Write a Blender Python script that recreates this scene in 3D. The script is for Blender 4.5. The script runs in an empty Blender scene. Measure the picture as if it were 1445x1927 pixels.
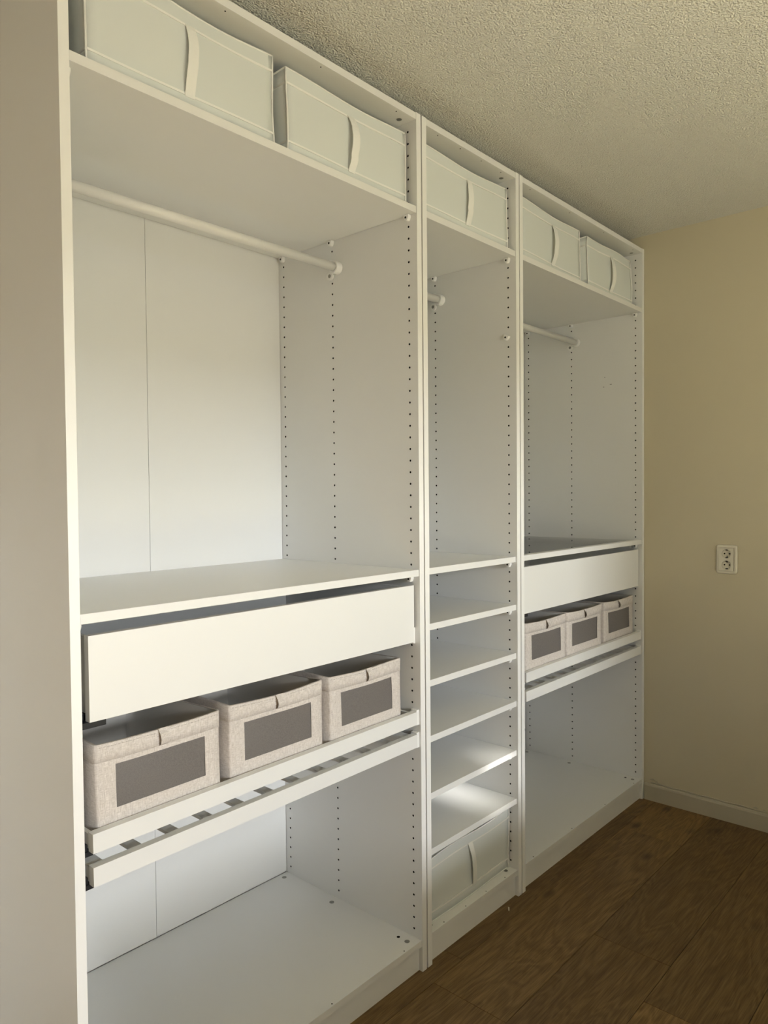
import bpy, bmesh, math, random
from mathutils import Vector, Matrix

scene = bpy.context.scene
C = scene.collection
PI = math.pi
random.seed(7)

# ------------------------------------------------------------------ camera
CX, CY, CZ = -0.588, -1.2665, 1.3348
YAW, PITCH, ROLL, FPX = 0.8421, -0.0257, -0.009, 1380.15
def camera_axes(a, b, c):
    fwd = Vector((math.sin(a)*math.cos(b), math.cos(a)*math.cos(b), math.sin(b)))
    right = Vector((math.cos(a), -math.sin(a), 0)); up = right.cross(fwd)
    return math.cos(c)*right + math.sin(c)*up, -math.sin(c)*right + math.cos(c)*up, fwd
cam_d = bpy.data.cameras.new('camera')
cam_d.sensor_fit = 'VERTICAL'; cam_d.sensor_height = 36.0; cam_d.lens = FPX*36.0/1927.0
cam_d.clip_start = 0.02
cam = bpy.data.objects.new('camera', cam_d); C.objects.link(cam)
r_, u_, f_ = camera_axes(YAW, PITCH, ROLL)
cam.matrix_world = Matrix(((r_.x, u_.x, -f_.x, CX), (r_.y, u_.y, -f_.y, CY), (r_.z, u_.z, -f_.z, CZ), (0, 0, 0, 1)))
scene.camera = cam

# ------------------------------------------------------------------ view, world, daylight
vs = scene.view_settings
vs.view_transform = 'Standard'; vs.look = 'None'; vs.gamma = 1.0; vs.use_curve_mapping = False
vs.exposure = 0.0
world = bpy.data.worlds.new('sky'); scene.world = world; world.use_nodes = True
bg = world.node_tree.nodes['Background']
bg.inputs['Color'].default_value = (0.92, 0.95, 0.96, 1); bg.inputs['Strength'].default_value = 1.0
WIN = (-1.75, 1.35, 0.75, 2.15)       # window opening in the wall opposite the wardrobe: x0, x1, z0, z1
YW = -3.30                           # inner face of that wall

def area_light(name, loc, target, sx, sy, energy, color, spread=PI):
    d = bpy.data.lights.new(name, 'AREA'); d.shape = 'RECTANGLE'; d.size = sx; d.size_y = sy
    d.energy = energy; d.color = color; d.spread = spread
    o = bpy.data.objects.new(name, d); C.objects.link(o); o.location = loc
    o.rotation_euler = (Vector(target) - Vector(loc)).to_track_quat('-Z', 'Y').to_euler()
    return o
# sky light entering by the window, an area lamp added far outside for the low beam,
# and the sun, which fills the room by bouncing off furniture added out of view
area_light('window_daylight', (-.2, YW-0.22, 1.45), (0.0, 0.0, 1.0), 3.1, 1.4, 11.5, (.97, .97, .93))
area_light('low_sky_light', (-1.3, -13.0, 3.70), (0.4, 0.0, 0.9), 1.8, 1.5, 102.0, (.93, .97, 1.0), math.radians(60))
sun_d = bpy.data.lights.new('sun', 'SUN'); sun_d.energy = 38.0; sun_d.angle = math.radians(.6); sun_d.color = (1.0, .96, .82)
# spot lamp added outside to make the sun patch on the low shelves
gl_d = bpy.data.lights.new('sun_glint', 'SPOT'); gl_d.energy = 4600.0; gl_d.spot_size = math.radians(1.5); gl_d.spot_blend = .9; gl_d.shadow_soft_size = .06; gl_d.color = (1.0, .97, .90)
gl_o = bpy.data.objects.new('sun_glint', gl_d); C.objects.link(gl_o); gl_o.location = (1.02, -6.6, 3.50)
gl_o.rotation_euler = (Vector((1.38, .0, .425)) - Vector(gl_o.location)).to_track_quat('-Z', 'Y').to_euler()
sun = bpy.data.objects.new('sun', sun_d); C.objects.link(sun)
sun.rotation_euler = Vector((-.05, .75, -.62)).to_track_quat('-Z', 'Y').to_euler()

# ------------------------------------------------------------------ materials
def new_mat(name):
    m = bpy.data.materials.new(name); m.use_nodes = True
    return m, m.node_tree.nodes, m.node_tree.links, m.node_tree.nodes['Principled BSDF']
def plain(name, col, rough=0.5, spec=0.5, metal=0.0):
    m, n, l, b = new_mat(name)
    b.inputs['Base Color'].default_value = (*col, 1); b.inputs['Roughness'].default_value = rough
    b.inputs['Specular IOR Level'].default_value = spec; b.inputs['Metallic'].default_value = metal
    return m
def add_bump(m, scale, strength, dist=0.002, detail=4.0, rough=0.6):
    n, l = m.node_tree.nodes, m.node_tree.links; b = n['Principled BSDF']
    tc = n.new('ShaderNodeTexCoord'); t = n.new('ShaderNodeTexNoise')
    t.inputs['Scale'].default_value = scale; t.inputs['Detail'].default_value = detail; t.inputs['Roughness'].default_value = rough
    bp = n.new('ShaderNodeBump'); bp.inputs['Strength'].default_value = strength; bp.inputs['Distance'].default_value = dist
    l.new(tc.outputs['Object'], t.inputs['Vector']); l.new(t.outputs['Fac'], bp.inputs['Height']); l.new(bp.outputs['Normal'], b.inputs['Normal'])
    return m
def noise_tint(m, c0, c1, scale, detail=5.0, stretch=(1, 1, 1)):
    n, l = m.node_tree.nodes, m.node_tree.links; b = n['Principled BSDF']
    tc = n.new('ShaderNodeTexCoord'); mp = n.new('ShaderNodeMapping'); mp.inputs['Scale'].default_value = stretch
    t = n.new('ShaderNodeTexNoise'); t.inputs['Scale'].default_value = scale; t.inputs['Detail'].default_value = detail
    r = n.new('ShaderNodeValToRGB'); r.color_ramp.elements[0].color = (*c0, 1); r.color_ramp.elements[1].color = (*c1, 1)
    r.color_ramp.elements[0].position = .3; r.color_ramp.elements[1].position = .7
    l.new(tc.outputs['Object'], mp.inputs['Vector']); l.new(mp.outputs['Vector'], t.inputs['Vector'])
    l.new(t.outputs['Fac'], r.inputs['Fac']); l.new(r.outputs['Color'], b.inputs['Base Color'])
    return m

M = {}
M['foil'] = add_bump(plain('white_foil', (.80, .80, .785), .38, .42), 900, .05, .0004)
M['edge'] = plain('white_edge_band', (.88, .88, .865), .33, .45)
M['hole'] = plain('bored_hole', (.012, .011, .009), .9, .1)
M['plastic'] = plain('white_plastic', (.87, .87, .85), .35, .5)
M['rod'] = plain('white_lacquered_steel', (.80, .79, .76), .32, .5)
M['steel'] = plain('zinc_fitting', (.32, .32, .30), .4, .5, .9)
M['black'] = plain('black_runner', (.012, .013, .016), .45, .5)
M['boxfab'] = add_bump(plain('white_box_fabric', (.71, .74, .725), .75, .25), 1400, .25, .0006)
M['boxtrim'] = add_bump(plain('white_box_binding', (.86, .86, .83), .7, .25), 1600, .3, .0006)
M['liner'] = add_bump(plain('grey_lining', (.66, .64, .61), .85, .2), 700, .2, .0005)
M['wall'] = add_bump(plain('olive_beige_wall_paint', (.62, .56, .415), .75, .25), 260, .12, .001)
M['wallw'] = add_bump(plain('off_white_wall_paint', (.78, .76, .70), .75, .25), 260, .12, .001)
M['base'] = plain('baseboard_paint', (.52, .48, .38), .5, .4)
M['socket'] = plain('cream_socket_plastic', (.74, .70, .58), .28, .5)
M['duvet'] = add_bump(plain('cream_duvet', (.82, .77, .56), .9, .2), 20, .3, .01)  # cream warms the sun that this unseen added bedding bounces into the room
M['bedwood'] = plain('light_bed_wood', (.45, .33, .2), .5, .4)
M['frame'] = plain('window_frame_paint', (.75, .75, .73), .4, .4)

# ceiling: sprayed stipple plaster
m, n, l, b = new_mat('stippled_ceiling_plaster'); M['ceiling'] = m
b.inputs['Base Color'].default_value = (.76, .75, .70, 1); b.inputs['Roughness'].default_value = .9; b.inputs['Specular IOR Level'].default_value = .15
tc = n.new('ShaderNodeTexCoord'); v1 = n.new('ShaderNodeTexVoronoi'); v1.inputs['Scale'].default_value = 240; v1.feature = 'SMOOTH_F1'
n1 = n.new('ShaderNodeTexNoise'); n1.inputs['Scale'].default_value = 165; n1.inputs['Detail'].default_value = 3
ad = n.new('ShaderNodeMath'); ad.operation = 'SUBTRACT'
bp = n.new('ShaderNodeBump'); bp.inputs['Strength'].default_value = .85; bp.inputs['Distance'].default_value = .0055
l.new(tc.outputs['Object'], v1.inputs['Vector']); l.new(tc.outputs['Object'], n1.inputs['Vector'])
l.new(n1.outputs['Fac'], ad.inputs[0]); l.new(v1.outputs['Distance'], ad.inputs[1]); l.new(ad.outputs[0], bp.inputs['Height']); l.new(bp.outputs['Normal'], b.inputs['Normal'])

# woven linen
m, n, l, b = new_mat('oatmeal_linen'); M['linen'] = m
b.inputs['Roughness'].default_value = .9; b.inputs['Specular IOR Level'].default_value = .15
tc = n.new('ShaderNodeTexCoord')
def streak(scale):
    mp = n.new('ShaderNodeMapping'); mp.inputs['Scale'].default_value = scale
    t = n.new('ShaderNodeTexNoise'); t.inputs['Scale'].default_value = 1; t.inputs['Detail'].default_value = 3
    l.new(tc.outputs['Object'], mp.inputs['Vector']); l.new(mp.outputs['Vector'], t.inputs['Vector']); return t
h, w_ = streak((90, 90, 1100)), streak((1100, 1100, 90))
mx = n.new('ShaderNodeMath'); mx.operation = 'ADD'; l.new(h.outputs['Fac'], mx.inputs[0]); l.new(w_.outputs['Fac'], mx.inputs[1])
r = n.new('ShaderNodeValToRGB'); r.color_ramp.elements[0].position = .36; r.color_ramp.elements[1].position = .62
r.color_ramp.elements[0].color = (.48, .43, .39, 1); r.color_ramp.elements[1].color = (.74, .69, .65, 1)
hf = n.new('ShaderNodeMath'); hf.operation = 'MULTIPLY'; hf.inputs[1].default_value = .5
l.new(mx.outputs[0], hf.inputs[0]); l.new(hf.outputs[0], r.inputs['Fac']); l.new(r.outputs['Color'], b.inputs['Base Color'])
bp = n.new('ShaderNodeBump'); bp.inputs['Strength'].default_value = .35; bp.inputs['Distance'].default_value = .001
l.new(hf.outputs[0], bp.inputs['Height']); l.new(bp.outputs['Normal'], b.inputs['Normal'])

# grey net: a see-through mesh of threads
m, n, l, b = new_mat('grey_net'); M['net'] = m
b.inputs['Base Color'].default_value = (.23, .21, .20, 1); b.inputs['Roughness'].default_value = .6
tr = n.new('ShaderNodeBsdfTransparent'); ms = n.new('ShaderNodeMixShader'); tc = n.new('ShaderNodeTexCoord')
nz = n.new('ShaderNodeTexNoise'); nz.inputs['Scale'].default_value = 420; nz.inputs['Detail'].default_value = 2
mr = n.new('ShaderNodeMapRange'); mr.inputs['From Min'].default_value = .3; mr.inputs['From Max'].default_value = .7; mr.inputs['To Min'].default_value = .58; mr.inputs['To Max'].default_value = .72
l.new(tc.outputs['Object'], nz.inputs['Vector']); l.new(nz.outputs['Fac'], mr.inputs['Value']); l.new(mr.outputs['Result'], ms.inputs['Fac'])
l.new(tr.outputs[0], ms.inputs[1]); l.new(b.outputs[0], ms.inputs[2]); l.new(ms.outputs[0], n['Material Output'].inputs['Surface'])

# clear shelf glass (thin pane: passes light straight, mirrors at a grazing angle)
m, n, l, b = new_mat('shelf_glass'); M['glass'] = m
n.remove(b); tr = n.new('ShaderNodeBsdfTransparent'); tr.inputs['Color'].default_value = (.985, .99, .98, 1)
gl = n.new('ShaderNodeBsdfGlossy'); gl.inputs['Roughness'].default_value = .02
fr = n.new('ShaderNodeFresnel'); fr.inputs['IOR'].default_value = 1.5; ms = n.new('ShaderNodeMixShader')
l.new(fr.outputs[0], ms.inputs['Fac']); l.new(tr.outputs[0], ms.inputs[1]); l.new(gl.outputs[0], ms.inputs[2]); l.new(ms.outputs[0], n['Material Output'].inputs['Surface'])

# brown oak-look planks, one tint and one grain per plank
m, n, l, b = new_mat('brown_oak_plank'); M['wood'] = m
b.inputs['Roughness'].default_value = .48; b.inputs['Specular IOR Level'].default_value = .35
tc = n.new('ShaderNodeNewGeometry'); oi = n.new('ShaderNodeObjectInfo')
mul = n.new('ShaderNodeVectorMath'); mul.operation = 'MULTIPLY_ADD'
cb = n.new('ShaderNodeCombineXYZ'); sc_ = n.new('ShaderNodeMath'); sc_.operation = 'MULTIPLY'; sc_.inputs[1].default_value = 47.0
l.new(oi.outputs['Random'], sc_.inputs[0]); l.new(sc_.outputs[0], cb.inputs[0]); l.new(sc_.outputs[0], cb.inputs[2])
mul.inputs[1].default_value = (1, 1, 1); l.new(tc.outputs['Position'], mul.inputs[0]); l.new(cb.outputs[0], mul.inputs[2])
mp = n.new('ShaderNodeMapping'); mp.inputs['Scale'].default_value = (1.0, 5, 1); l.new(mul.outputs[0], mp.inputs['Vector'])
big = n.new('ShaderNodeTexNoise'); big.inputs['Scale'].default_value = 1.5; big.inputs['Detail'].default_value = 3; big.inputs['Distortion'].default_value = .8
l.new(mp.outputs['Vector'], big.inputs['Vector'])
wv = n.new('ShaderNodeMath'); wv.operation = 'MULTIPLY'; wv.inputs[1].default_value = 85.0; l.new(big.outputs['Fac'], wv.inputs[0])
sn = n.new('ShaderNodeMath'); sn.operation = 'SINE'; l.new(wv.outputs[0], sn.inputs[0])
mp2 = n.new('ShaderNodeMapping'); mp2.inputs['Scale'].default_value = (9, 260, 1); l.new(mul.outputs[0], mp2.inputs['Vector'])
fine = n.new('ShaderNodeTexNoise'); fine.inputs['Scale'].default_value = 1.6; fine.inputs['Detail'].default_value = 5; l.new(mp2.outputs['Vector'], fine.inputs['Vector'])
mp3 = n.new('ShaderNodeMapping'); mp3.inputs['Scale'].default_value = (4.6, 9, 1); l.new(mul.outputs[0], mp3.inputs['Vector'])
kn = n.new('ShaderNodeTexVoronoi'); kn.inputs['Scale'].default_value = 1.0; kn.inputs['Randomness'].default_value = 1; l.new(mp3.outputs['Vector'], kn.inputs['Vector'])
knr = n.new('ShaderNodeMapRange'); knr.inputs['From Min'].default_value = .04; knr.inputs['From Max'].default_value = .20; knr.inputs['To Min'].default_value = .45; knr.inputs['To Max'].default_value = 1.0
l.new(kn.outputs['Distance'], knr.inputs['Value'])
mix1 = n.new('ShaderNodeMapRange'); mix1.inputs['From Min'].default_value = -1; mix1.inputs['From Max'].default_value = 1; mix1.inputs['To Min'].default_value = -.08; mix1.inputs['To Max'].default_value = .08
l.new(sn.outputs[0], mix1.inputs['Value'])
s1 = n.new('ShaderNodeMath'); s1.operation = 'ADD'; l.new(mix1.outputs[0], s1.inputs[0]); l.new(fine.outputs['Fac'], s1.inputs[1])
r = n.new('ShaderNodeValToRGB'); e = r.color_ramp.elements
e[0].position = .25; e[0].color = (.105, .058, .017, 1); e[1].position = .76; e[1].color = (.265, .165, .066, 1)
l.new(s1.outputs[0], r.inputs['Fac'])
tint = n.new('ShaderNodeMapRange'); tint.inputs['To Min'].default_value = .72; tint.inputs['To Max'].default_value = 1.15; l.new(oi.outputs['Random'], tint.inputs['Value'])
tk = n.new('ShaderNodeMath'); tk.operation = 'MULTIPLY'; l.new(tint.outputs[0], tk.inputs[0]); l.new(knr.outputs[0], tk.inputs[1])
vm = n.new('ShaderNodeVectorMath'); vm.operation = 'SCALE'; l.new(r.outputs['Color'], vm.inputs[0]); l.new(tk.outputs[0], vm.inputs['Scale'])
l.new(vm.outputs[0], b.inputs['Base Color'])
bp = n.new('ShaderNodeBump'); bp.inputs['Strength'].default_value = .15; bp.inputs['Distance'].default_value = .001
l.new(s1.outputs[0], bp.inputs['Height']); l.new(bp.outputs['Normal'], b.inputs['Normal'])

# ------------------------------------------------------------------ mesh helpers
def new_obj(name, bm, mat, parent=None, smooth=False, bevel=0.0, seg=2):
    if bevel:
        bmesh.ops.bevel(bm, geom=[e for e in bm.edges if e.calc_length() > bevel*2.2 and len(e.link_faces) == 2 and e.calc_face_angle(0) > .5], offset=bevel, segments=seg, profile=.6, affect='EDGES')
    bmesh.ops.recalc_face_normals(bm, faces=bm.faces)
    me = bpy.data.meshes.new(name); bm.to_mesh(me); bm.free()
    mats = mat if isinstance(mat, (list, tuple)) else [mat]
    for k in mats: me.materials.append(M[k])
    if smooth:
        for p in me.polygons: p.use_smooth = True
    o = bpy.data.objects.new(name, me); C.objects.link(o)
    if parent: o.parent = parent
    return o
def box(bm, x0, x1, y0, y1, z0, z1, mi=0):
    vs_ = [bm.verts.new((x, y, z)) for x in (x0, x1) for y in (y0, y1) for z in (z0, z1)]
    for q in ((0, 1, 3, 2), (4, 6, 7, 5), (0, 4, 5, 1), (2, 3, 7, 6), (0, 2, 6, 4), (1, 5, 7, 3)):
        f = bm.faces.new([vs_[i] for i in q]); f.material_index = mi
    return vs_
def box_obj(name, ext, mat, parent=None, bevel=.0008, seg=1):
    bm = bmesh.new(); box(bm, *ext); return new_obj(name, bm, mat, parent, bevel=bevel, seg=seg)
def tube(bm, p0, p1, r0, r1=None, seg=20, caps=True, mi=0):
    p0, p1 = Vector(p0), Vector(p1); r1 = r0 if r1 is None else r1
    q = (p1-p0).to_track_quat('Z', 'Y')
    a, c = [], []
    for i in range(seg):
        d = q @ Vector((math.cos(2*PI*i/seg), math.sin(2*PI*i/seg), 0))
        a.append(bm.verts.new(p0+d*r0)); c.append(bm.verts.new(p1+d*r1))
    for i in range(seg):
        j = (i+1) % seg; f = bm.faces.new((a[i], a[j], c[j], c[i])); f.smooth = True; f.material_index = mi
    if caps:
        bm.faces.new(a[::-1]).material_index = mi; bm.faces.new(c).material_index = mi
def ring(bm, centre, axis, ro, ri, length, seg=24):
    c = Vector(centre); ax = Vector(axis).normalized(); q = ax.to_track_quat('Z', 'Y'); L = []
    for rr, t in ((ro, 0), (ro, length), (ri, length), (ri, 0)):
        L.append([bm.verts.new(c + ax*t + q @ Vector((math.cos(2*PI*i/seg)*rr, math.sin(2*PI*i/seg)*rr, 0))) for i in range(seg)])
    for k in range(4):
        a, d = L[k], L[(k+1) % 4]
        for i in range(seg):
            j = (i+1) % seg; bm.faces.new((a[i], a[j], d[j], d[i]))
def polytube(bm, pts, r, seg=8, closed=False):
    rings = []; N = len(pts); pts = [Vector(p) for p in pts]
    for i, p in enumerate(pts):
        t = (pts[(i+1) % N] - pts[i-1]) if closed else (pts[min(i+1, N-1)] - pts[max(i-1, 0)])
        q = t.normalized().to_track_quat('Z', 'Y')
        rings.append([bm.verts.new(p + q @ Vector((math.cos(2*PI*k/seg)*r, math.sin(2*PI*k/seg)*r, 0))) for k in range(seg)])
    for i in range(N if closed else N-1):
        a, d = rings[i], rings[(i+1) % N]
        # match nearest start so that the skin does not twist
        off = min(range(seg), key=lambda s: sum((a[k].co-d[(k+s) % seg].co).length for k in range(seg)))
        for k in range(seg):
            f = bm.faces.new((a[k], a[(k+1) % seg], d[(k+1+off) % seg], d[(k+off) % seg])); f.smooth = True
    if not closed:
        bm.faces.new(rings[0][::-1]); bm.faces.new(rings[-1])
def empty(name, loc, label, cat, group=None, rot=(0, 0, 0)):
    o = bpy.data.objects.new(name, None); C.objects.link(o); o.location = loc; o.rotation_euler = rot; o.empty_display_size = .1
    return tag(o, label, cat, group)
def tag(o, label, cat, group=None):
    o['label'] = label; o['category'] = cat
    if group: o['group'] = group
    return o
def struct(o, label, cat=None):
    o['kind'] = 'structure'; o['label'] = label; o['category'] = cat or label.split()[-1]
    return o

# ------------------------------------------------------------------ the room
XR, XL, YB, ZC = 2.516, -2.7, 0.602, 2.422
def wall_with_hole(name, x0, x1, hx0, hx1, hz0, hz1, y0, y1, mat):
    bm = bmesh.new()
    for e in ((x0, hx0, y0, y1, 0, ZC), (hx1, x1, y0, y1, 0, ZC), (hx0, hx1, y0, y1, 0, hz0), (hx0, hx1, y0, y1, hz1, ZC)): box(bm, *e)
    return new_obj(name, bm, mat)
struct(box_obj('wall_back', (XL, XR, YB, YB+.12, 0, ZC), 'wallw', bevel=0), 'off-white wall behind the wardrobe frames', 'wall')
struct(box_obj('wall_right', (XR, XR+.12, YW-.12, YB+.12, 0, ZC), 'wall', bevel=0), 'olive beige painted wall with a double socket', 'wall')
struct(box_obj('wall_left', (XL-.12, XL, YW-.12, YB+.12, 0, ZC), 'wallw', bevel=0), 'off-white wall at the far end of the room', 'wall')
struct(wall_with_hole('wall_front', XL, XR, WIN[0], WIN[1], WIN[2], WIN[3], YW-.12, YW, 'wallw'), 'off-white wall holding the window opposite the wardrobe', 'wall')
struct(box_obj('ceiling', (XL-.12, XR+.12, YW-.12, YB+.12, ZC, ZC+.1), 'ceiling', bevel=0), 'beige stippled plaster ceiling', 'ceiling')
floor = struct(box_obj('floor', (XL-.12, XR+.12, YW-.12, YB+.12, -.06, -.0035), 'black', bevel=0), 'brown oak-look plank floor', 'floor')
# planks run along the wardrobe
PW, PL = .2295, 1.22
bm = bmesh.new(); g = .0007
box(bm, g, PL-g, g, PW-g, -.0034, 0); plank_src = new_obj('plank', bm, 'wood', floor, bevel=.0008, seg=1)
plank_me = plank_src.data; bpy.data.objects.remove(plank_src)
starts = {0: .96, 1: 1.45, 2: 1.262, 3: .55, 4: 1.9, 5: 1.05}
def plank(x, y, sx=1.0, sy=1.0):
    o = bpy.data.objects.new('plank', plank_me); C.objects.link(o); o.parent = floor; o.location = (x, y, 0); o.scale = (sx, sy, 1)
row = -3
while True:
    y1 = -.0510 - row*PW + 0.0; y0 = y1 - PW
    y1c, y0c = min(y1, YB), max(y0, YW)
    if y1c <= YW + .004: break
    if y1c > y0c:
        s = starts.get(row, .31 + (row*.437) % PL)
        x = s - PL*math.ceil((s-XL)/PL)
        while x < XR - .003:
            xa, xb = max(x, XL), min(x+PL, XR)
            if xb-xa > .003: plank(xa, y0c, (xb-xa)/PL, (y1c-y0c)/PW)
            x += PL
    row += 1
# skirting of the right-hand wall, with a caulk line and two lifted paint flakes
bm = bmesh.new()
prof = [(0, 0), (-.014, 0), (-.014, .062), (-.012, .0685), (-.007, .071), (0, .071)]
for y in (YW, -.022):
    pass
ra = [bm.verts.new((XR+a, YW, z)) for a, z in prof]; rb = [bm.verts.new((XR+a, -.004, z)) for a, z in prof]
for i in range(len(prof)):
    j = (i+1) % len(prof); bm.faces.new((ra[i], ra[j], rb[j], rb[i]))
bm.faces.new(ra); bm.faces.new(rb[::-1])
bb = struct(new_obj('baseboard_right', bm, 'base'), 'painted beige baseboard along the olive wall', 'baseboard')
bm = bmesh.new()
pts = [(XR-.0015+.001*random.random(), -.03-i*.03, .0745+.0015*math.sin(i*1.7)) for i in range(90)]
polytube(bm, pts, .0028, 6); new_obj('caulk_line', bm, 'base', bb)
for yy, zz, s in ((-.448, .082, .013), (-.478, .080, .009), (-.038, .090, .016), (-.055, .084, .009)):
    bm = bmesh.new(); a = [bm.verts.new(v) for v in ((XR-.001, yy+s, zz-.004), (XR-.001, yy-s, zz-.005), (XR-.004, yy-s*.1, zz+.005))]
    b2 = [bm.verts.new(v.co+Vector((-.0012, 0, .0004))) for v in a]
    bm.faces.new(a); bm.faces.new(b2[::-1])
    for i in range(3): bm.faces.new((a[i], a[(i+1) % 3], b2[(i+1) % 3], b2[i]))
    new_obj('paint_flake', bm, 'base', bb)
struct(box_obj('baseboard_left', (XL, XL+.014, YW, YB, 0, .071), 'base'), 'painted beige baseboard at the far end of the room', 'baseboard')
struct(box_obj('baseboard_front', (XL+.014, XR-.014, YW, YW+.014, 0, .071), 'base'), 'painted beige baseboard under the window', 'baseboard')
# window frame in the wall opposite
win = bpy.data.objects.new('window_1', None); C.objects.link(win); struct(win, 'white framed window opposite the wardrobe', 'window')
for e in ((WIN[0], WIN[1], YW-.10, YW-.04, WIN[2], WIN[2]+.05), (WIN[0], WIN[1], YW-.10, YW-.04, WIN[3]-.05, WIN[3]), (WIN[0], WIN[0]+.05, YW-.10, YW-.04, WIN[2]+.05, WIN[3]-.05), (WIN[1]-.05, WIN[1], YW-.10, YW-.04, WIN[2]+.05, WIN[3]-.05)):
    box_obj('window_frame', e, 'frame', win)
box_obj('window_sill', (WIN[0]-.04, WIN[1]+.04, YW-.02, YW+.12, WIN[2]-.025, WIN[2]-.001), 'frame', win)

# invented bedstead out of view, added to bounce the sun and shade the floor
BX = .58
added_bed = empty('bed', (.36+BX, -2.30, 0), 'bed with a cream duvet under the window opposite the wardrobe', 'bed')
def bp_(nm, e, mt, bev): o = box_obj(nm, (e[0]+BX, e[1]+BX, *e[2:]), mt, added_bed, bevel=bev, seg=3); o.location = -Vector(added_bed.location); return o
bp_('bed_frame', (-.56, 1.28, -3.22, -1.36, .12, .34), 'bedwood', .01)
bp_('mattress', (-.53, 1.25, -3.20, -1.39, .3405, .52), 'linen', .03)
bp_('duvet', (-.57, 1.29, -2.85, -1.34, .5205, .64), 'duvet', .03)
bp_('headboard', (-.56, 1.28, -3.28, -3.225, .12, .74), 'bedwood', .01)
for xx in (-.10, .82): bp_('pillow', (xx-.33, xx+.33, -3.20, -2.86, .5205, .64), 'duvet', .04)
for xx in (-.54, 1.20):
    for yy in (-3.18, -1.44): bp_('leg', (xx, xx+.06, yy, yy+.06, 0, .1195), 'bedwood', .004)

# ------------------------------------------------------------------ wardrobe frames
T = .019; HT = 2.364; DEP = .580; YBK = .575
F = [(0.0, .995), (1.0, 1.5005), (1.5055, 2.5125)]
COLS = (.030, .330, .553); HZ0, NH = .112, 70
ZBOT = .0877
def side_panel(name, x0, x1, inner, parent):
    """panel with three rows of bored holes in its inner face (inner = +1: face at x1, -1: face at x0)"""
    bm = bmesh.new()
    xi, xo = (x1, x0) if inner > 0 else (x0, x1)
    ys = [0]; half = .012
    for c in COLS: ys += [c-half, c+half]
    ys.append(DEP)
    zs = [HZ0-.016 + .032*k for k in range(NH+1)]
    def quad(a, b_, c, d, mi=0):
        f = bm.faces.new([bm.verts.new(p) for p in (a, b_, c, d)]); f.material_index = mi
    for i in range(len(ys)-1):
        y0, y1 = ys[i], ys[i+1]
        if i % 2 == 0:
            quad((xi, y0, 0), (xi, y1, 0), (xi, y1, HT), (xi, y0, HT)); continue
        quad((xi, y0, 0), (xi, y1, 0), (xi, y1, zs[0]), (xi, y0, zs[0])); quad((xi, y0, zs[-1]), (xi, y1, zs[-1]), (xi, y1, HT), (xi, y0, HT))
        yc = (y0+y1)/2; xd = xi - inner*.011; R = .0031
        for k in range(NH):
            z0, z1 = zs[k], zs[k+1]; zc = (z0+z1)/2
            rim = [bm.verts.new((xi, y, z)) for y, z in ((y1, zc), (y1, z1), (yc, z1), (y0, z1), (y0, zc), (y0, z0), (yc, z0), (y1, z0))]
            o = [bm.verts.new((xi, yc+R*math.cos(a*PI/4), zc+R*math.sin(a*PI/4))) for a in range(8)]
            d = [bm.verts.new((xd, v.co.y, v.co.z)) for v in o]
            for a in range(8):
                c = (a+1) % 8
                bm.faces.new((rim[a], rim[c], o[c], o[a])); bm.faces.new((o[a], o[c], d[c], d[a])).material_index = 1
            bm.faces.new(d).material_index = 1
    quad((xo, 0, 0), (xo, DEP, 0), (xo, DEP, HT), (xo, 0, HT))
    quad((x0, 0, 0), (x1, 0, 0), (x1, 0, HT), (x0, 0, HT), 2); quad((x0, DEP, 0), (x1, DEP, 0), (x1, DEP, HT), (x0, DEP, HT))
    quad((x0, 0, 0), (x1, 0, 0), (x1, DEP, 0), (x0, DEP, 0)); quad((x0, 0, HT), (x1, 0, HT), (x1, DEP, HT), (x0, DEP, HT))
    return new_obj(name, bm, ['foil', 'hole', 'edge'], parent)
def disc_recess(name, x, y, z, r, up, parent, mat='steel'):
    """cam lock: a shallow dished ring sunk in a panel (up = +1 seen from above, -1 seen from below)"""
    bm = bmesh.new(); tube(bm, (x, y, z-up*.004), (x, y, z+up*.0004), r*.82, r, 16)
    tube(bm, (x, y, z+up*.0004), (x, y, z+up*.0007), r*.42, r*.38, 10)
    return new_obj(name, bm, mat, parent)
frame_labels = ['wide white wardrobe frame with plain outer side panel, drawer and hanging rail',
                'narrow white wardrobe frame with a column of shelves between the two wide frames',
                'wide white wardrobe frame standing against the olive wall']
frames = []
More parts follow.
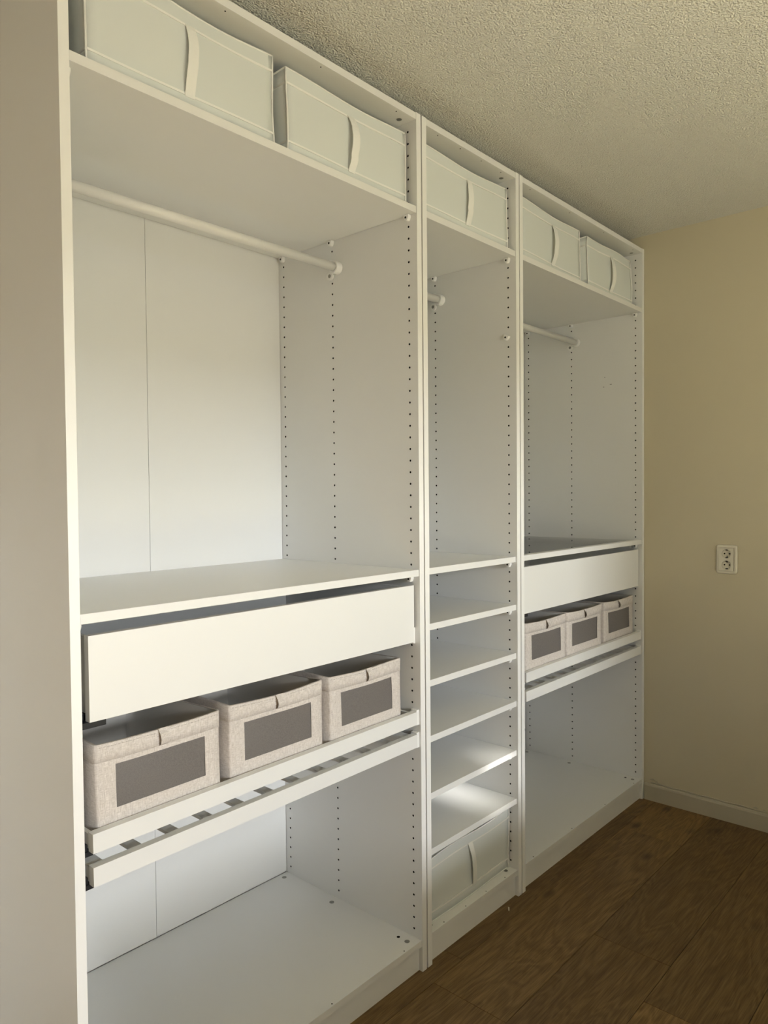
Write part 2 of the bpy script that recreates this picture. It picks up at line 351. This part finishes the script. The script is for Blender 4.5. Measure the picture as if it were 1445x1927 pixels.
for k, (x0, x1) in enumerate(F):
    fr_ = empty('wardrobe_frame', (0, 0, 0), frame_labels[k], 'wardrobe', 'open wardrobe frames in a row'); frames.append(fr_)
    side_panel('side_panel', x0, x0+T, +1, fr_); side_panel('side_panel', x1-T, x1, -1, fr_)
    xa, xb = x0+T, x1-T
    tp = box_obj('top_panel', (xa, xb, .001, YBK, HT-.019, HT-.001), 'foil', fr_)
    bt = box_obj('bottom_panel', (xa, xb, .003, YBK, ZBOT-.018, ZBOT), 'foil', fr_)
    box_obj('plinth', (xa, xb, .013, .029, 0, ZBOT-.0195), 'foil', fr_)
    xm = (xa+xb)/2 if k != 1 else None
    gap = .0035 if k == 2 else .0012
    if xm: 
        box_obj('back_panel', (xa+gap, xm-.0006, YBK, YBK+.0035, ZBOT+.002, HT-.02), 'foil', fr_, bevel=0)
        box_obj('back_panel', (xm+.0006, xb-gap, YBK, YBK+.0035, ZBOT+.002, HT-.02), 'foil', fr_, bevel=0)
    else:
        box_obj('back_panel', (xa+gap, xb-gap, YBK, YBK+.0035, ZBOT+.002, HT-.02), 'foil', fr_, bevel=0)
    for y in (.031, .331, .552):
        for x in (xa+.030, xb-.030):
            disc_recess('cam_lock', x, y, ZBOT, .0075, +1, bt); disc_recess('cam_lock', x, y+.004, HT-.019, .0075, -1, tp)
    for x in (xa+.030, xb-.030): disc_recess('screw_hole', x, .063, ZBOT, .0048, +1, bt, 'hole')
    for q in range(4):
        disc_recess('pilot_hole', xa+.068+q*(xb-xa-.136)/3, .0095, ZBOT, .0019, +1, bt, 'hole'); disc_recess('pilot_hole', xa+.068+q*(xb-xa-.136)/3, .0125, HT-.019, .0018, -1, tp, 'hole')
# cable plug in the back panel of the frame by the wall
disc_y = bmesh.new(); tube(disc_y, (2.472, YBK-.001, .185), (2.472, YBK+.001, .185), .013, .013, 16); new_obj('cable_plug', disc_y, 'black', frames[2])
# scuffs on the inner side of the last panel
for y, z, s in ((.143, 1.804, .006), (.176, 1.795, .004), (.170, 1.838, .003)):
    bm = bmesh.new(); box(bm, F[2][1]-T-.0004, F[2][1]-T+.0002, y-s, y+s*.4, z-.001, z+.001); new_obj('scuff_mark', bm, 'hole', frames[2])

# shelf supports: little wedge clips with a screw eye, one mesh shared
bm = bmesh.new()
pr = [(-.009, 0), (.009, 0), (.009, -.007), (.003, -.016), (-.005, -.016), (-.009, -.008)]
a = [bm.verts.new((0, y, z)) for y, z in pr]; b_ = [bm.verts.new((-.013, y, z)) for y, z in pr]
bm.faces.new(a); bm.faces.new(b_[::-1])
for i in range(6): bm.faces.new((a[i], a[(i+1) % 6], b_[(i+1) % 6], b_[i]))
bmesh.ops.bevel(bm, geom=list(bm.edges), offset=.0009, segments=1, affect='EDGES')
tube(bm, (-.0127, 0, -.008), (-.0135, 0, -.008), .0032, .0030, 10, mi=1)
clip_src = new_obj('shelf_support', bm, ['plastic', 'hole']); clip_me = clip_src.data; bpy.data.objects.remove(clip_src)
def clip(k, side, y, z, rx=0):
    o = bpy.data.objects.new('shelf_support', clip_me); C.objects.link(o); o.parent = frames[k]
    o.location = (F[k][1]-T if side > 0 else F[k][0]+T, y, z); o.rotation_euler = (rx, 0, 0 if side > 0 else PI)
def clips(k, z, cols=COLS):
    for y in cols:
        clip(k, 1, y, z-.0005); clip(k, -1, y, z-.0005)

# ------------------------------------------------------------------ shelves
def shelf(k, ztop, label, y0=.002, thick=.018, group='white wardrobe shelves'):
    x0, x1 = F[k][0]+T+.0012, F[k][1]-T-.0012
    o = tag(box_obj('shelf', (x0, x1, y0, YBK-.004, ztop-thick, ztop), 'foil', bevel=.0009), label, 'shelf', group)
    clips(k, ztop-thick); return o
ZT = 2.1125
shelf(0, ZT, 'wide white shelf carrying two fabric boxes above the longest hanging rail')
shelf(1, ZT, 'narrow white shelf carrying a single fabric box at the top')
shelf(2, ZT, 'wide white shelf carrying two fabric boxes next to the olive wall')
ZM = 1.1236
shelf(0, ZM, 'wide empty white shelf directly above the drawer with the dark gap')
names = ['topmost empty narrow shelf in the column below the short rail', 'second empty narrow shelf from the top of the column',
         'third empty narrow shelf from the top of the column', 'fourth empty narrow shelf from the top of the column',
         'narrow shelf with a sunlit front edge, one above the sun patch', 'lowest narrow shelf with a patch of sunlight, above the fabric box']
for zz, nm in zip((ZM, .9665, .8075, .6490, .4865, .3265), names): shelf(1, zz, nm, .005)
clip(1, 1, COLS[0], 1.845, .5); clip(1, -1, COLS[0], 1.845, .5)
# glass shelf with a white front rail
x0, x1 = F[2][0]+T+.0012, F[2][1]-T-.0012
gs = empty('glass_shelf', ((x0+x1)/2, 0, ZM-.018), 'glass shelf with white front rail above the drawer near the olive wall', 'shelf')
def local(o, root): o.location = o.location - root.location; return o
for nm, e, mt in (('front_rail', (x0, x1, .002, .030, ZM-.017, ZM+.001), 'foil'), ('glass_pane', (x0+.004, x1-.004, .0302, YBK-.012, ZM-.006, ZM-.001), 'glass'),
                  ('side_rail', (x0, x0+.010, .0303, YBK-.012, ZM-.017, ZM-.0065), 'foil'), ('side_rail', (x1-.010, x1, .0303, YBK-.012, ZM-.017, ZM-.0065), 'foil'), ('rear_rail', (x0, x1, YBK-.0118, YBK-.004, ZM-.017, ZM+.001), 'foil')):
    o = box_obj(nm, e, mt, gs); local(o, gs)
clips(2, ZM-.017)

# ------------------------------------------------------------------ hanging rails
def rail(k, label):
    x0, x1 = F[k][0]+T, F[k][1]-T; y, z = .304, 2.008
    root = empty('clothes_rail', ((x0+x1)/2, y, z), label, 'clothes rail', 'white hanging rails')
    bm = bmesh.new(); tube(bm, (x0+.004, y, z), (x1-.004, y, z), .0125, seg=28); o = new_obj('rod', bm, 'rod', root); local(o, root)
    for s, xw in ((1, x0), (-1, x1)):
        bm = bmesh.new(); ring(bm, (xw+s*.0005, y, z), (s, 0, 0), .0185, .0130, .022, 28)
        # mounting lobes beside the cup, screwed to the middle row of holes
        for dy, dz in ((.029, -.019), (.024, .020)):
            tube(bm, (xw+s*.0005, y+dy, z+dz), (xw+s*.009, y+dy, z+dz), .0125 if dz < 0 else .008, seg=18)
        br = new_obj('end_bracket', bm, 'plastic', root, bevel=.0006, seg=1); local(br, root)
        bm = bmesh.new(); tube(bm, (xw+s*.009, y+.029, z-.019), (xw+s*.0098, y+.029, z-.019), .0058, .0052, 12)
        sc = new_obj('screw', bm, 'steel', br)
    return root
rail(0, 'long white hanging rail under the shelf of the frame with outer side panel')
rail(1, 'short white hanging rail stub seen in the narrow middle frame')
rail(2, 'long white hanging rail in the frame against the olive wall')

# ------------------------------------------------------------------ drawers
def drawer(k, label, zb, zt):
    x0, x1 = F[k][0]+T, F[k][1]-T
    a, c = x0+.021, x1-.008
    root = empty('drawer', ((x0+x1)/2, .015, zb), label, 'drawer', 'white wardrobe drawers')
    def P(nm, e, mt, par=root, bev=.0012):
        o = box_obj(nm, e, mt, par, bevel=bev); 
        if par is root: local(o, root)
        return o
    P('drawer_front', (a, c, .015, .031, zb, zt), 'foil')
    P('side_board', (a+.004, a+.016, .0312, .545, zb+.012, zt-.004), 'foil'); P('side_board', (c-.016, c-.004, .0312, .545, zb+.012, zt-.004), 'foil')
    P('rear_board', (a+.0162, c-.0162, .533, .545, zb+.012, zt-.03), 'foil')
    P('drawer_bottom', (a+.0162, c-.0162, .0312, .5328, zb+.014, zb+.020), 'foil')
    for xa, xb in ((x0+.0005, a+.012), (c-.014, x1-.0005)):
        ru = P('runner', (xa, xb, .040, .50, zb-.006, zb+.0115), 'black', bev=.001)
    # front fixings: black latches under the front, white end cap on the right
    P('runner_latch', (a-.012, a+.034, .020, .060, zb-.012, zb-.0005), 'black', bev=.002)
    P('runner_latch', (c-.040, c-.004, .034, .060, zb-.007, zb-.0005), 'black', bev=.001)
    P('end_cap', (c+.0004, x1-.0006, .018, .036, zb-.004, zb+.040), 'plastic', bev=.002)
    return root
drawer(0, 'wide white drawer with dark gap above, over the largest linen bins', .9225, 1.0805)
drawer(2, 'wide white drawer below the glass shelf near the olive wall', .9255, 1.0830)

# ------------------------------------------------------------------ pull-out tray and trouser hanger
def tray(k, label, zt, slatted, tilt=0.0, h=.036):
    x0, x1 = F[k][0]+T, F[k][1]-T; a, c = x0+.0175, x1-.012; xm = (a+c)/2
    cat = 'trouser hanger' if slatted else 'pull-out tray'
    root = empty('trouser_hanger' if slatted else 'pull_out_tray', (xm, .004, zt), label, cat, 'pull-out trays and hangers', rot=(0, -tilt, 0))
    def P(nm, e, mt='foil', bev=.001):
        o = box_obj(nm, e, mt, root, bevel=bev); o.location = -Vector(root.location); return o
    zb = zt-h
    P('front_rail', (a, c, .004, .022, zb, zt))
    sr = .030 if slatted else .0095
    P('side_rail', (a+.001, a+sr, .0222, .545, zb+.004, zt-.004)); P('side_rail', (c-sr, c-.001, .0222, .545, zb+.004, zt-.004))
    P('rear_rail', (a+sr+.0002, c-sr-.0002, .527, .545, zb+.004, zt-.004))
    if slatted:
        n_ = 10; 
        for q in range(n_):
            x = a+.024+.080 + q*(c-a-.048-.130)/(n_-1)
            P('slat', (x-.011, x+.012, .0222, .5268, zt-.017, zt-.010))
    else:
        P('tray_bottom', (a+sr+.0002, c-sr-.0002, .0222, .5268, zb+.005, zb+.010))
    for xa, xb, s in ((x0+.0006, a+.0008, 1), (c-.0008, x1-.0006, -1)):
        P('runner', (xa, xb, .028, .50, zb-.002, zb+.010), 'black')
    # white cap of the right runner and black foot of the left one
    P('end_cap', (c+.0004, x1-.0006, .006, .026, zb-.002, zt+.004), 'plastic', .003)
    P('runner_latch', (x0+.0006, a+.016, .024, .055, zb-.011, zb-.0022), 'black', .002)
    return root
tray(0, 'white pull-out tray holding the largest three linen bins', .7265, False, .0115)
tray(0, 'white slatted trouser hanger below the tray of the largest linen bins', .6645, True, .0100)
tray(2, 'white pull-out tray holding three linen bins by the olive wall', .7300, False, 0, .033)
tray(2, 'white slatted trouser hanger under the tray by the olive wall', .6665, True, 0, .034)

# ------------------------------------------------------------------ linen bins with a net window
def bin_(k, x0, x1, y0, zb, label, seed, h=.155, d=.39, rz=0.0, tilt=0.0):
    rnd = random.Random(seed); w = x1-x0; hx = w/2
    root = empty('fabric_bin', ((x0+x1)/2, y0, zb), label, 'storage bin', 'linen bins on the trays', rot=(0, -tilt, rz))
    sag = .0050+.002*rnd.random(); bow = .006*rnd.uniform(.5, 1.3)
    wx0, wx1 = -hx+.040, hx-.038; wz0, wz1 = .050, h-.044
    # perimeter samples: (side, x, y, u)
    fx = [-hx+.004] + [-hx+.02] + [wx0 + (wx1-wx0)*i/8 for i in range(9)] + [hx-.02] + [hx-.004]
    per = [('f', x, 0.0, (x+hx)/w) for x in fx]
    per += [('r', hx, .004+(d-.008)*i/8, i/8) for i in range(9)]
    per += [('b', hx-.004-(w-.008)*i/8, d, i/8) for i in range(9)]
    per += [('l', -hx, d-.004-(d-.008)*i/8, i/8) for i in range(9)]
    zs = [0, .004, wz0] + [wz0+(wz1-wz0)*i/4 for i in range(1, 5)] + [h-.033, h-.018, h-.004, h]
    N = len(per); inn = {'f': (0, 1), 'r': (-1, 0), 'b': (0, -1), 'l': (1, 0)}
    ph = rnd.random()*6
    def dfm(s, x, y, z, u, off=0.0):
        t = z/h; b0 = math.sin(PI*max(0, min(1, u)))
        nx, ny = inn[s]
        o = off + bow*b0*(t**2)*(1.0 if s in 'rl' else .5) + .0012*math.sin(9*u+5*t+ph)*t
        x, y = x+nx*o, y+ny*o
        if off: # inner corners come in along both axes
            if s in 'fb': x = max(-hx+off, min(hx-off, x))
            else: y = max(off, min(d-off, y))
        return Vector((x, y, z - sag*b0*t**3*(1 if s in 'fb' else .5)))
    def shell(off, bm, rows, cols=None, skip=None, close=True, mi=0):
        g_ = [[bm.verts.new(dfm(p[0], p[1], p[2], z, p[3], off)) for p in per] for z in rows]
        for i in range(len(rows)-1):
            for j in range(N):
                q = (j+1) % N
                if skip and skip(i, j): continue
                f = bm.faces.new((g_[i][j], g_[i][q], g_[i+1][q], g_[i+1][j])); f.smooth = True; f.material_index = mi
        return g_
    def in_win(rows):
        def s(i, j): return 2 <= j <= 9 and rows[i] >= wz0-1e-6 and rows[i+1] <= wz1+1e-6
        return s
    bm = bmesh.new(); g0 = shell(0, bm, zs, skip=in_win(zs)); bm.faces.new(g0[0][::-1])
    g1 = [bm.verts.new(dfm(p[0], p[1], p[2], h, p[3], .0035)) for p in per]
    for j in range(N):
        q = (j+1) % N; bm.faces.new((g0[-1][j], g0[-1][q], g1[q], g1[j]))
    body = new_obj('bin_body', bm, 'linen', root)
    zi = [.012] + zs[2:-1] + [h-.0002]
    bm = bmesh.new(); gi = shell(.0036, bm, zi, skip=in_win(zi)); bm.faces.new(gi[0]); new_obj('lining', bm, 'liner', root)
    # net in the window
    bm = bmesh.new(); gx = [wx0-.004+(wx1-wx0+.008)*i/12 for i in range(13)]; gz = [wz0-.004+(wz1-wz0+.008)*i/6 for i in range(7)]
    vv = [[bm.verts.new(dfm('f', x, 0, z, (x+hx)/w, .0022)) for x in gx] for z in gz]
    for i in range(6):
        for j in range(12): bm.faces.new((vv[i][j], vv[i][j+1], vv[i+1][j+1], vv[i+1][j])).smooth = True
    new_obj('net_window', bm, 'net', root)
    # stitched hem round the rim, a hair proud
    hz = [h-.0345, h-.034, h-.018, h-.003, h+.0008]
    bm = bmesh.new(); offs = [-.0002, -.0014, -.0016, -.0016, -.0004]
    gh = [[bm.verts.new(dfm(p[0], p[1], p[2], z, p[3], o)) for p in per] for z, o in zip(hz, offs)]
    for i in range(4):
        for j in range(N):
            q = (j+1) % N; bm.faces.new((gh[i][j], gh[i][q], gh[i+1][q], gh[i+1][j])).smooth = True
    gt = [bm.verts.new(dfm(p[0], p[1], p[2], h+.0008, p[3], .0038)) for p in per]
    for j in range(N):
        q = (j+1) % N; bm.faces.new((gh[-1][j], gh[-1][q], gt[q], gt[j]))
    hem = new_obj('hem', bm, 'linen', root)
    # stitches: short ridges along the hem front
    bm = bmesh.new()
    nst = 34
    for i in range(nst):
        x = -hx+.008 + (w-.016)*i/nst
        for zz in (h-.0055,):
            p = dfm('f', x, 0, zz, (x+hx)/w, -.0018); q_ = dfm('f', x+.0045, 0, zz, (x+.0045+hx)/w, -.0018)
            polytube(bm, [p, q_], .0006, 4)
    new_obj('stitching', bm, 'linen', hem)
    # folded pull tab over the rim
    tx = .004 + .006*rnd.random(); tw = .023
    bm = bmesh.new(); prof = [(.0030, h+.0018), (-.0028, h+.0022), (-.0105, h-.008), (-.0135, h-.019), (-.0100, h-.029), (-.0026, h-.0335)]
    for th in (0, .0011):
        pass
    ra_, rb_ = [], []
    for off, z in prof:
        a_ = dfm('f', tx-tw/2, 0, z, (tx-tw/2+hx)/w, off); c_ = dfm('f', tx+tw/2, 0, z, (tx+tw/2+hx)/w, off*.40)
        ra_.append(a_); rb_.append(c_)
    o1 = [(bm.verts.new(a_), bm.verts.new(c_)) for a_, c_ in zip(ra_, rb_)]
    o2 = [(bm.verts.new(a_+Vector((0, .0014, -.0004))), bm.verts.new(c_+Vector((0, .0014, -.0004)))) for a_, c_ in zip(ra_, rb_)]
    for i in range(len(prof)-1):
        bm.faces.new((o1[i][0], o1[i][1], o1[i+1][1], o1[i+1][0])); bm.faces.new((o2[i][0], o2[i+1][0], o2[i+1][1], o2[i][1]))
        bm.faces.new((o1[i][0], o1[i+1][0], o2[i+1][0], o2[i][0])); bm.faces.new((o1[i][1], o2[i][1], o2[i+1][1], o1[i+1][1]))
    new_obj('pull_tab', bm, 'linen', root)
    return root
tz0, tz2 = .7265-.036+.0102, .7300-.033+.0102
zc0 = .5
def tz(x): return tz0 + (x-.4865)*.0115
bin_(0, .056, .332, .026, tz(.194), 'linen bin with net window nearest the plain outer panel of the wardrobe', 1, h=.178, tilt=.0115)
bin_(0, .358, .632, .028, tz(.495), 'middle linen bin of the three largest on the pull-out tray', 2, h=.180, tilt=.0115, rz=-.01)
bin_(0, .656, .926, .027, tz(.79), 'linen bin on the wide tray beside the narrow frame of shelves', 3, h=.180, tilt=.0115)
bin_(2, 1.575, 1.858, .026, tz2, 'linen bin on the far tray beside the narrow frame of shelves', 4, h=.180)
bin_(2, 1.868, 2.154, .026, tz2, 'middle linen bin of the three on the tray by the olive wall', 5, h=.180)
bin_(2, 2.186, 2.466, .030, tz2, 'linen bin on the far tray nearest to the olive wall', 6, h=.180)

# ------------------------------------------------------------------ white fabric boxes
def fabric_box(x0, x1, y0, zb, h, label, seed, d=.52, rz=0.0, strap=0.0, bulge=.014, lean=0.0, sagl=0.0):
    rnd = random.Random(seed); w = x1-x0; hx = w/2; a0, a1, a2 = (rnd.random()*6 for _ in range(3))
    root = empty('fabric_storage_box', ((x0+x1)/2, y0, zb), label, 'storage box', 'white fabric storage boxes', rot=(0, 0, rz))
    def dfm(x, y, z):
        u, v, t = (x+hx)/w, y/d, z/h
        z2 = z - (.006*math.sin(PI*u)*t**2 * (.6+.4*math.sin(a0)) + .003*math.sin(7*u+a1)*t**3 + .006*math.sin(PI*v)*t**2 + sagl*(1-u)**2*t**2)
        y2 = y - .003*math.sin(PI*u)*math.sin(PI*t)*(1-v) + .0022*math.sin(5.5*u+a2+4*t)*(1-v)
        x2 = x + .0025*math.sin(PI*t)*math.sin(9*v+a1)*(1 if x > 0 else -1) + .0015*math.sin(6*t+a0)*u
        return Vector((x2, y2, z2))
    # body: subdivided box with rounded uprights
    bm = bmesh.new(); nx, ny, nz = 18, 10, 10; r = .006
    def grid(fn, na, nb):
        g_ = [[bm.verts.new(fn(i/na, j/nb)) for i in range(na+1)] for j in range(nb+1)]
        for j in range(nb):
            for i in range(na): bm.faces.new((g_[j][i], g_[j][i+1], g_[j+1][i+1], g_[j+1][i])).smooth = True
    sx = lambda u: -hx+u*w
    grid(lambda u, t: dfm(sx(u), 0, t*h), nx, nz); grid(lambda u, t: dfm(sx(u), d, t*h), nx, nz)
    grid(lambda v, t: dfm(-hx, v*d, t*h), ny, nz); grid(lambda v, t: dfm(hx, v*d, t*h), ny, nz)
    grid(lambda u, v: dfm(sx(u), v*d, h), nx, ny); grid(lambda u, v: dfm(sx(u), v*d, 0), nx, ny)
    bmesh.ops.remove_doubles(bm, verts=bm.verts, dist=1e-5)
    new_obj('box_body', bm, 'boxfab', root)
    # piping along the edges
    def pipe(pts, rr=.0022): 
        bm = bmesh.new(); polytube(bm, pts, rr, 6); new_obj('edge_piping', bm, 'boxtrim', root)
    pipe([dfm(sx(i/18), -.0004, h) for i in range(19)]); pipe([dfm(sx(i/18), -.0004, .001) for i in range(19)], .0018)
    for xx in (-hx, hx):
        pipe([dfm(xx, -.0004, h*i/8) for i in range(9)], .0024); pipe([dfm(xx, d*i/8, h) for i in range(9)])
    # lid flap hanging over the front and the reinforced seams near the top and the foot
    def strip(nm, xa, xb, za, zb_, proud, mat, n_=18, side=None):
        bm = bmesh.new(); A, B = [], []
        for i in range(n_+1):
            s = xa+(xb-xa)*i/n_
            P_ = (lambda z, o: dfm(s, -o, z)) if side is None else (lambda z, o: dfm(side+(-o if side < 0 else o), s, z))
            A.append([bm.verts.new(P_(z, o)) for z, o in ((za, .0), (za, proud), (zb_, proud), (zb_, 0))])
        for i in range(n_):
            for q in range(3): bm.faces.new((A[i][q], A[i+1][q], A[i+1][q+1], A[i][q+1])).smooth = False
        bm.faces.new(A[0]); bm.faces.new(A[-1][::-1])
        return new_obj(nm, bm, mat, root)
    strip('lid_flap', -hx+.001, hx-.012, h-.031, h-.001, .0012, 'boxfab')
    strip('seam', -hx+.002, hx-.002, h-.0345, h-.030, .0018, 'boxtrim'); strip('seam', -hx+.002, hx-.002, .0285, .033, .0016, 'boxtrim')
    strip('seam', .004, d-.004, h-.0345, h-.030, .0012, 'boxtrim', 10, -hx)
    strip('seam', .004, d-.004, .0285, .033, .0012, 'boxtrim', 10, -hx)
    # carrying strap, standing off the front
    bm = bmesh.new(); sw = .022; A = []
    n_ = 14; za, zb2 = .026, h-.030
    for i in range(n_+1):
        t = i/n_; z = za+(zb2-za)*t; off = bulge*math.sin(PI*t)**.8 + .0024
        xs = strap + lean*(t-.5) + .0025*math.sin(2*PI*t+a1)*(bulge/.014)
        tw = .18*math.sin(PI*t)*math.sin(a2)
        p = dfm(xs, 0, z)
        dx = Vector((math.cos(tw), math.sin(tw), 0))*sw/2; nn = Vector((0, -1, 0))
        A.append([bm.verts.new(p+nn*off-dx), bm.verts.new(p+nn*off+dx), bm.verts.new(p+nn*(off-.0018)+dx), bm.verts.new(p+nn*(off-.0018)-dx)])
    for i in range(n_):
        for q in range(4): bm.faces.new((A[i][q], A[i][(q+1) % 4], A[i+1][(q+1) % 4], A[i+1][q]))
    bm.faces.new(A[0]); bm.faces.new(A[-1][::-1])
    new_obj('carrying_strap', bm, 'boxtrim', root)
    return root
fabric_box(.062, .497, .026, ZT+.0005, .202, 'white fabric box on the wide shelf nearest the plain outer panel', 11, bulge=.011)
fabric_box(.538, .962, .028, ZT+.0005, .196, 'white fabric box with a crumpled strap on the wide shelf beside the narrow frame', 12, bulge=.017, lean=-.008, rz=.004)
fabric_box(1.034, 1.468, .026, ZT+.0005, .196, 'white fabric box alone on the narrow shelf at the top', 13, bulge=.011)
fabric_box(1.562, 2.002, .034, ZT+.0005, .203, 'white fabric box on the far wide shelf beside the narrow frame', 14, bulge=.016, rz=.03)
fabric_box(2.050, 2.468, .036, ZT+.0005, .198, 'white fabric box on the far wide shelf nearest the olive wall', 15, bulge=.015, rz=.015)
fabric_box(1.046, 1.472, .034, ZBOT+.0015, .202, 'sagging white fabric box at the foot of the narrow frame', 16, bulge=.009, lean=-.022, sagl=.017, strap=.004)

# ------------------------------------------------------------------ double wall socket
so = empty('wall_socket', (XR, -.3375, 1.0575), 'cream double power socket on the olive wall', 'socket')
def rrect(w, h, r, n_=6):
    out = []
    for cx, cy, a0 in ((w/2-r, h/2-r, 0), (-w/2+r, h/2-r, PI/2), (-w/2+r, -h/2+r, PI), (w/2-r, -h/2+r, 1.5*PI)):
        for i in range(n_+1): out.append((cx+r*math.cos(a0+PI/2*i/n_), cy+r*math.sin(a0+PI/2*i/n_)))
    return out
def loft(bm, layers):
    L = [[bm.verts.new((-dpt, y, z)) for y, z in pts] for pts, dpt in layers]; n_ = len(L[0])
    for a, b_ in zip(L, L[1:]):
        for i in range(n_): bm.faces.new((a[i], a[(i+1) % n_], b_[(i+1) % n_], b_[i])).smooth = True
    return L
bm = bmesh.new()
L = loft(bm, [(rrect(.081, .117, .011), .0005), (rrect(.0805, .1165, .011), .005), (rrect(.074, .110, .009), .0095), (rrect(.062, .096, .006), .0105), (rrect(.0585, .0925, .004), .0095)])
bm.faces.new(L[0][::-1]); new_obj('cover_frame', bm, 'socket', so)
bm = bmesh.new(); n_ = 32; PWY, PHZ = .0280, .0450
def sq(a, zc, hz):      # point of the half-plate's border in direction a
    c, d = math.cos(a), math.sin(a); k = min(PWY/abs(c) if abs(c) > 1e-9 else 9, hz/abs(d) if abs(d) > 1e-9 else 9)
    return (k*c, zc+k*d)
for zc in (PHZ/2, -PHZ/2):
    angs = [2*PI*i/n_ for i in range(n_)] ; ca = math.atan2(PHZ/2, PWY)
    for q in (ca, PI-ca, PI+ca, 2*PI-ca): angs[min(range(n_), key=lambda i: abs(angs[i]-q))] = q
    rows = [[bm.verts.new((-.0096, *sq(a, zc, PHZ/2))) for a in angs], [bm.verts.new((-.0130, *sq(a, zc, PHZ/2))) for a in angs],
            [bm.verts.new((-.0130, .0182*math.cos(a), zc+.0182*math.sin(a))) for a in angs], [bm.verts.new((-.0122, .0176*math.cos(a), zc+.0176*math.sin(a))) for a in angs],
            [bm.verts.new((-.0012, .0170*math.cos(a), zc+.0170*math.sin(a))) for a in angs]]
    for p_, q_ in zip(rows, rows[1:]):
        for i in range(n_): bm.faces.new((p_[i], p_[(i+1) % n_], q_[(i+1) % n_], q_[i]))
    bm.faces.new(rows[-1])
plate = new_obj('socket_plate', bm, 'socket', so)
for zc, s in ((.0225, 1), (-.0225, -1)):
    for y in (.0095, -.0095):
        bm = bmesh.new(); tube(bm, (-.0013, y, zc), (-.0022, y, zc), .0029, seg=12); new_obj('pin_hole', bm, 'hole', plate)
    bm = bmesh.new(); tube(bm, (-.0013, 0, zc-s*.010), (-.0022, 0, zc-s*.010), .0018, seg=10); new_obj('pin_hole', bm, 'hole', plate)
    for q in (1, -1):
        bm = bmesh.new(); box(bm, -.010, -.002, -.0035, .0035, zc+q*.0150-.0018, zc+q*.0150+.0018); new_obj('earth_contact', bm, 'black', plate, bevel=.0006, seg=1)

# a crumb of wood on the floor by the narrow frame
bm = bmesh.new(); box(bm, -.008, .009, -.0025, .002, 0, .003)
for v in bm.verts: v.co.x += .3*v.co.y
o = new_obj('wood_chip', bm, 'base', bevel=.0007, seg=1); o.location = (1.395, -.016, 0.0002); o.rotation_euler = (0, 0, .6)
tag(o, 'tiny pale chip lying on the floor by the narrow frame', 'debris')
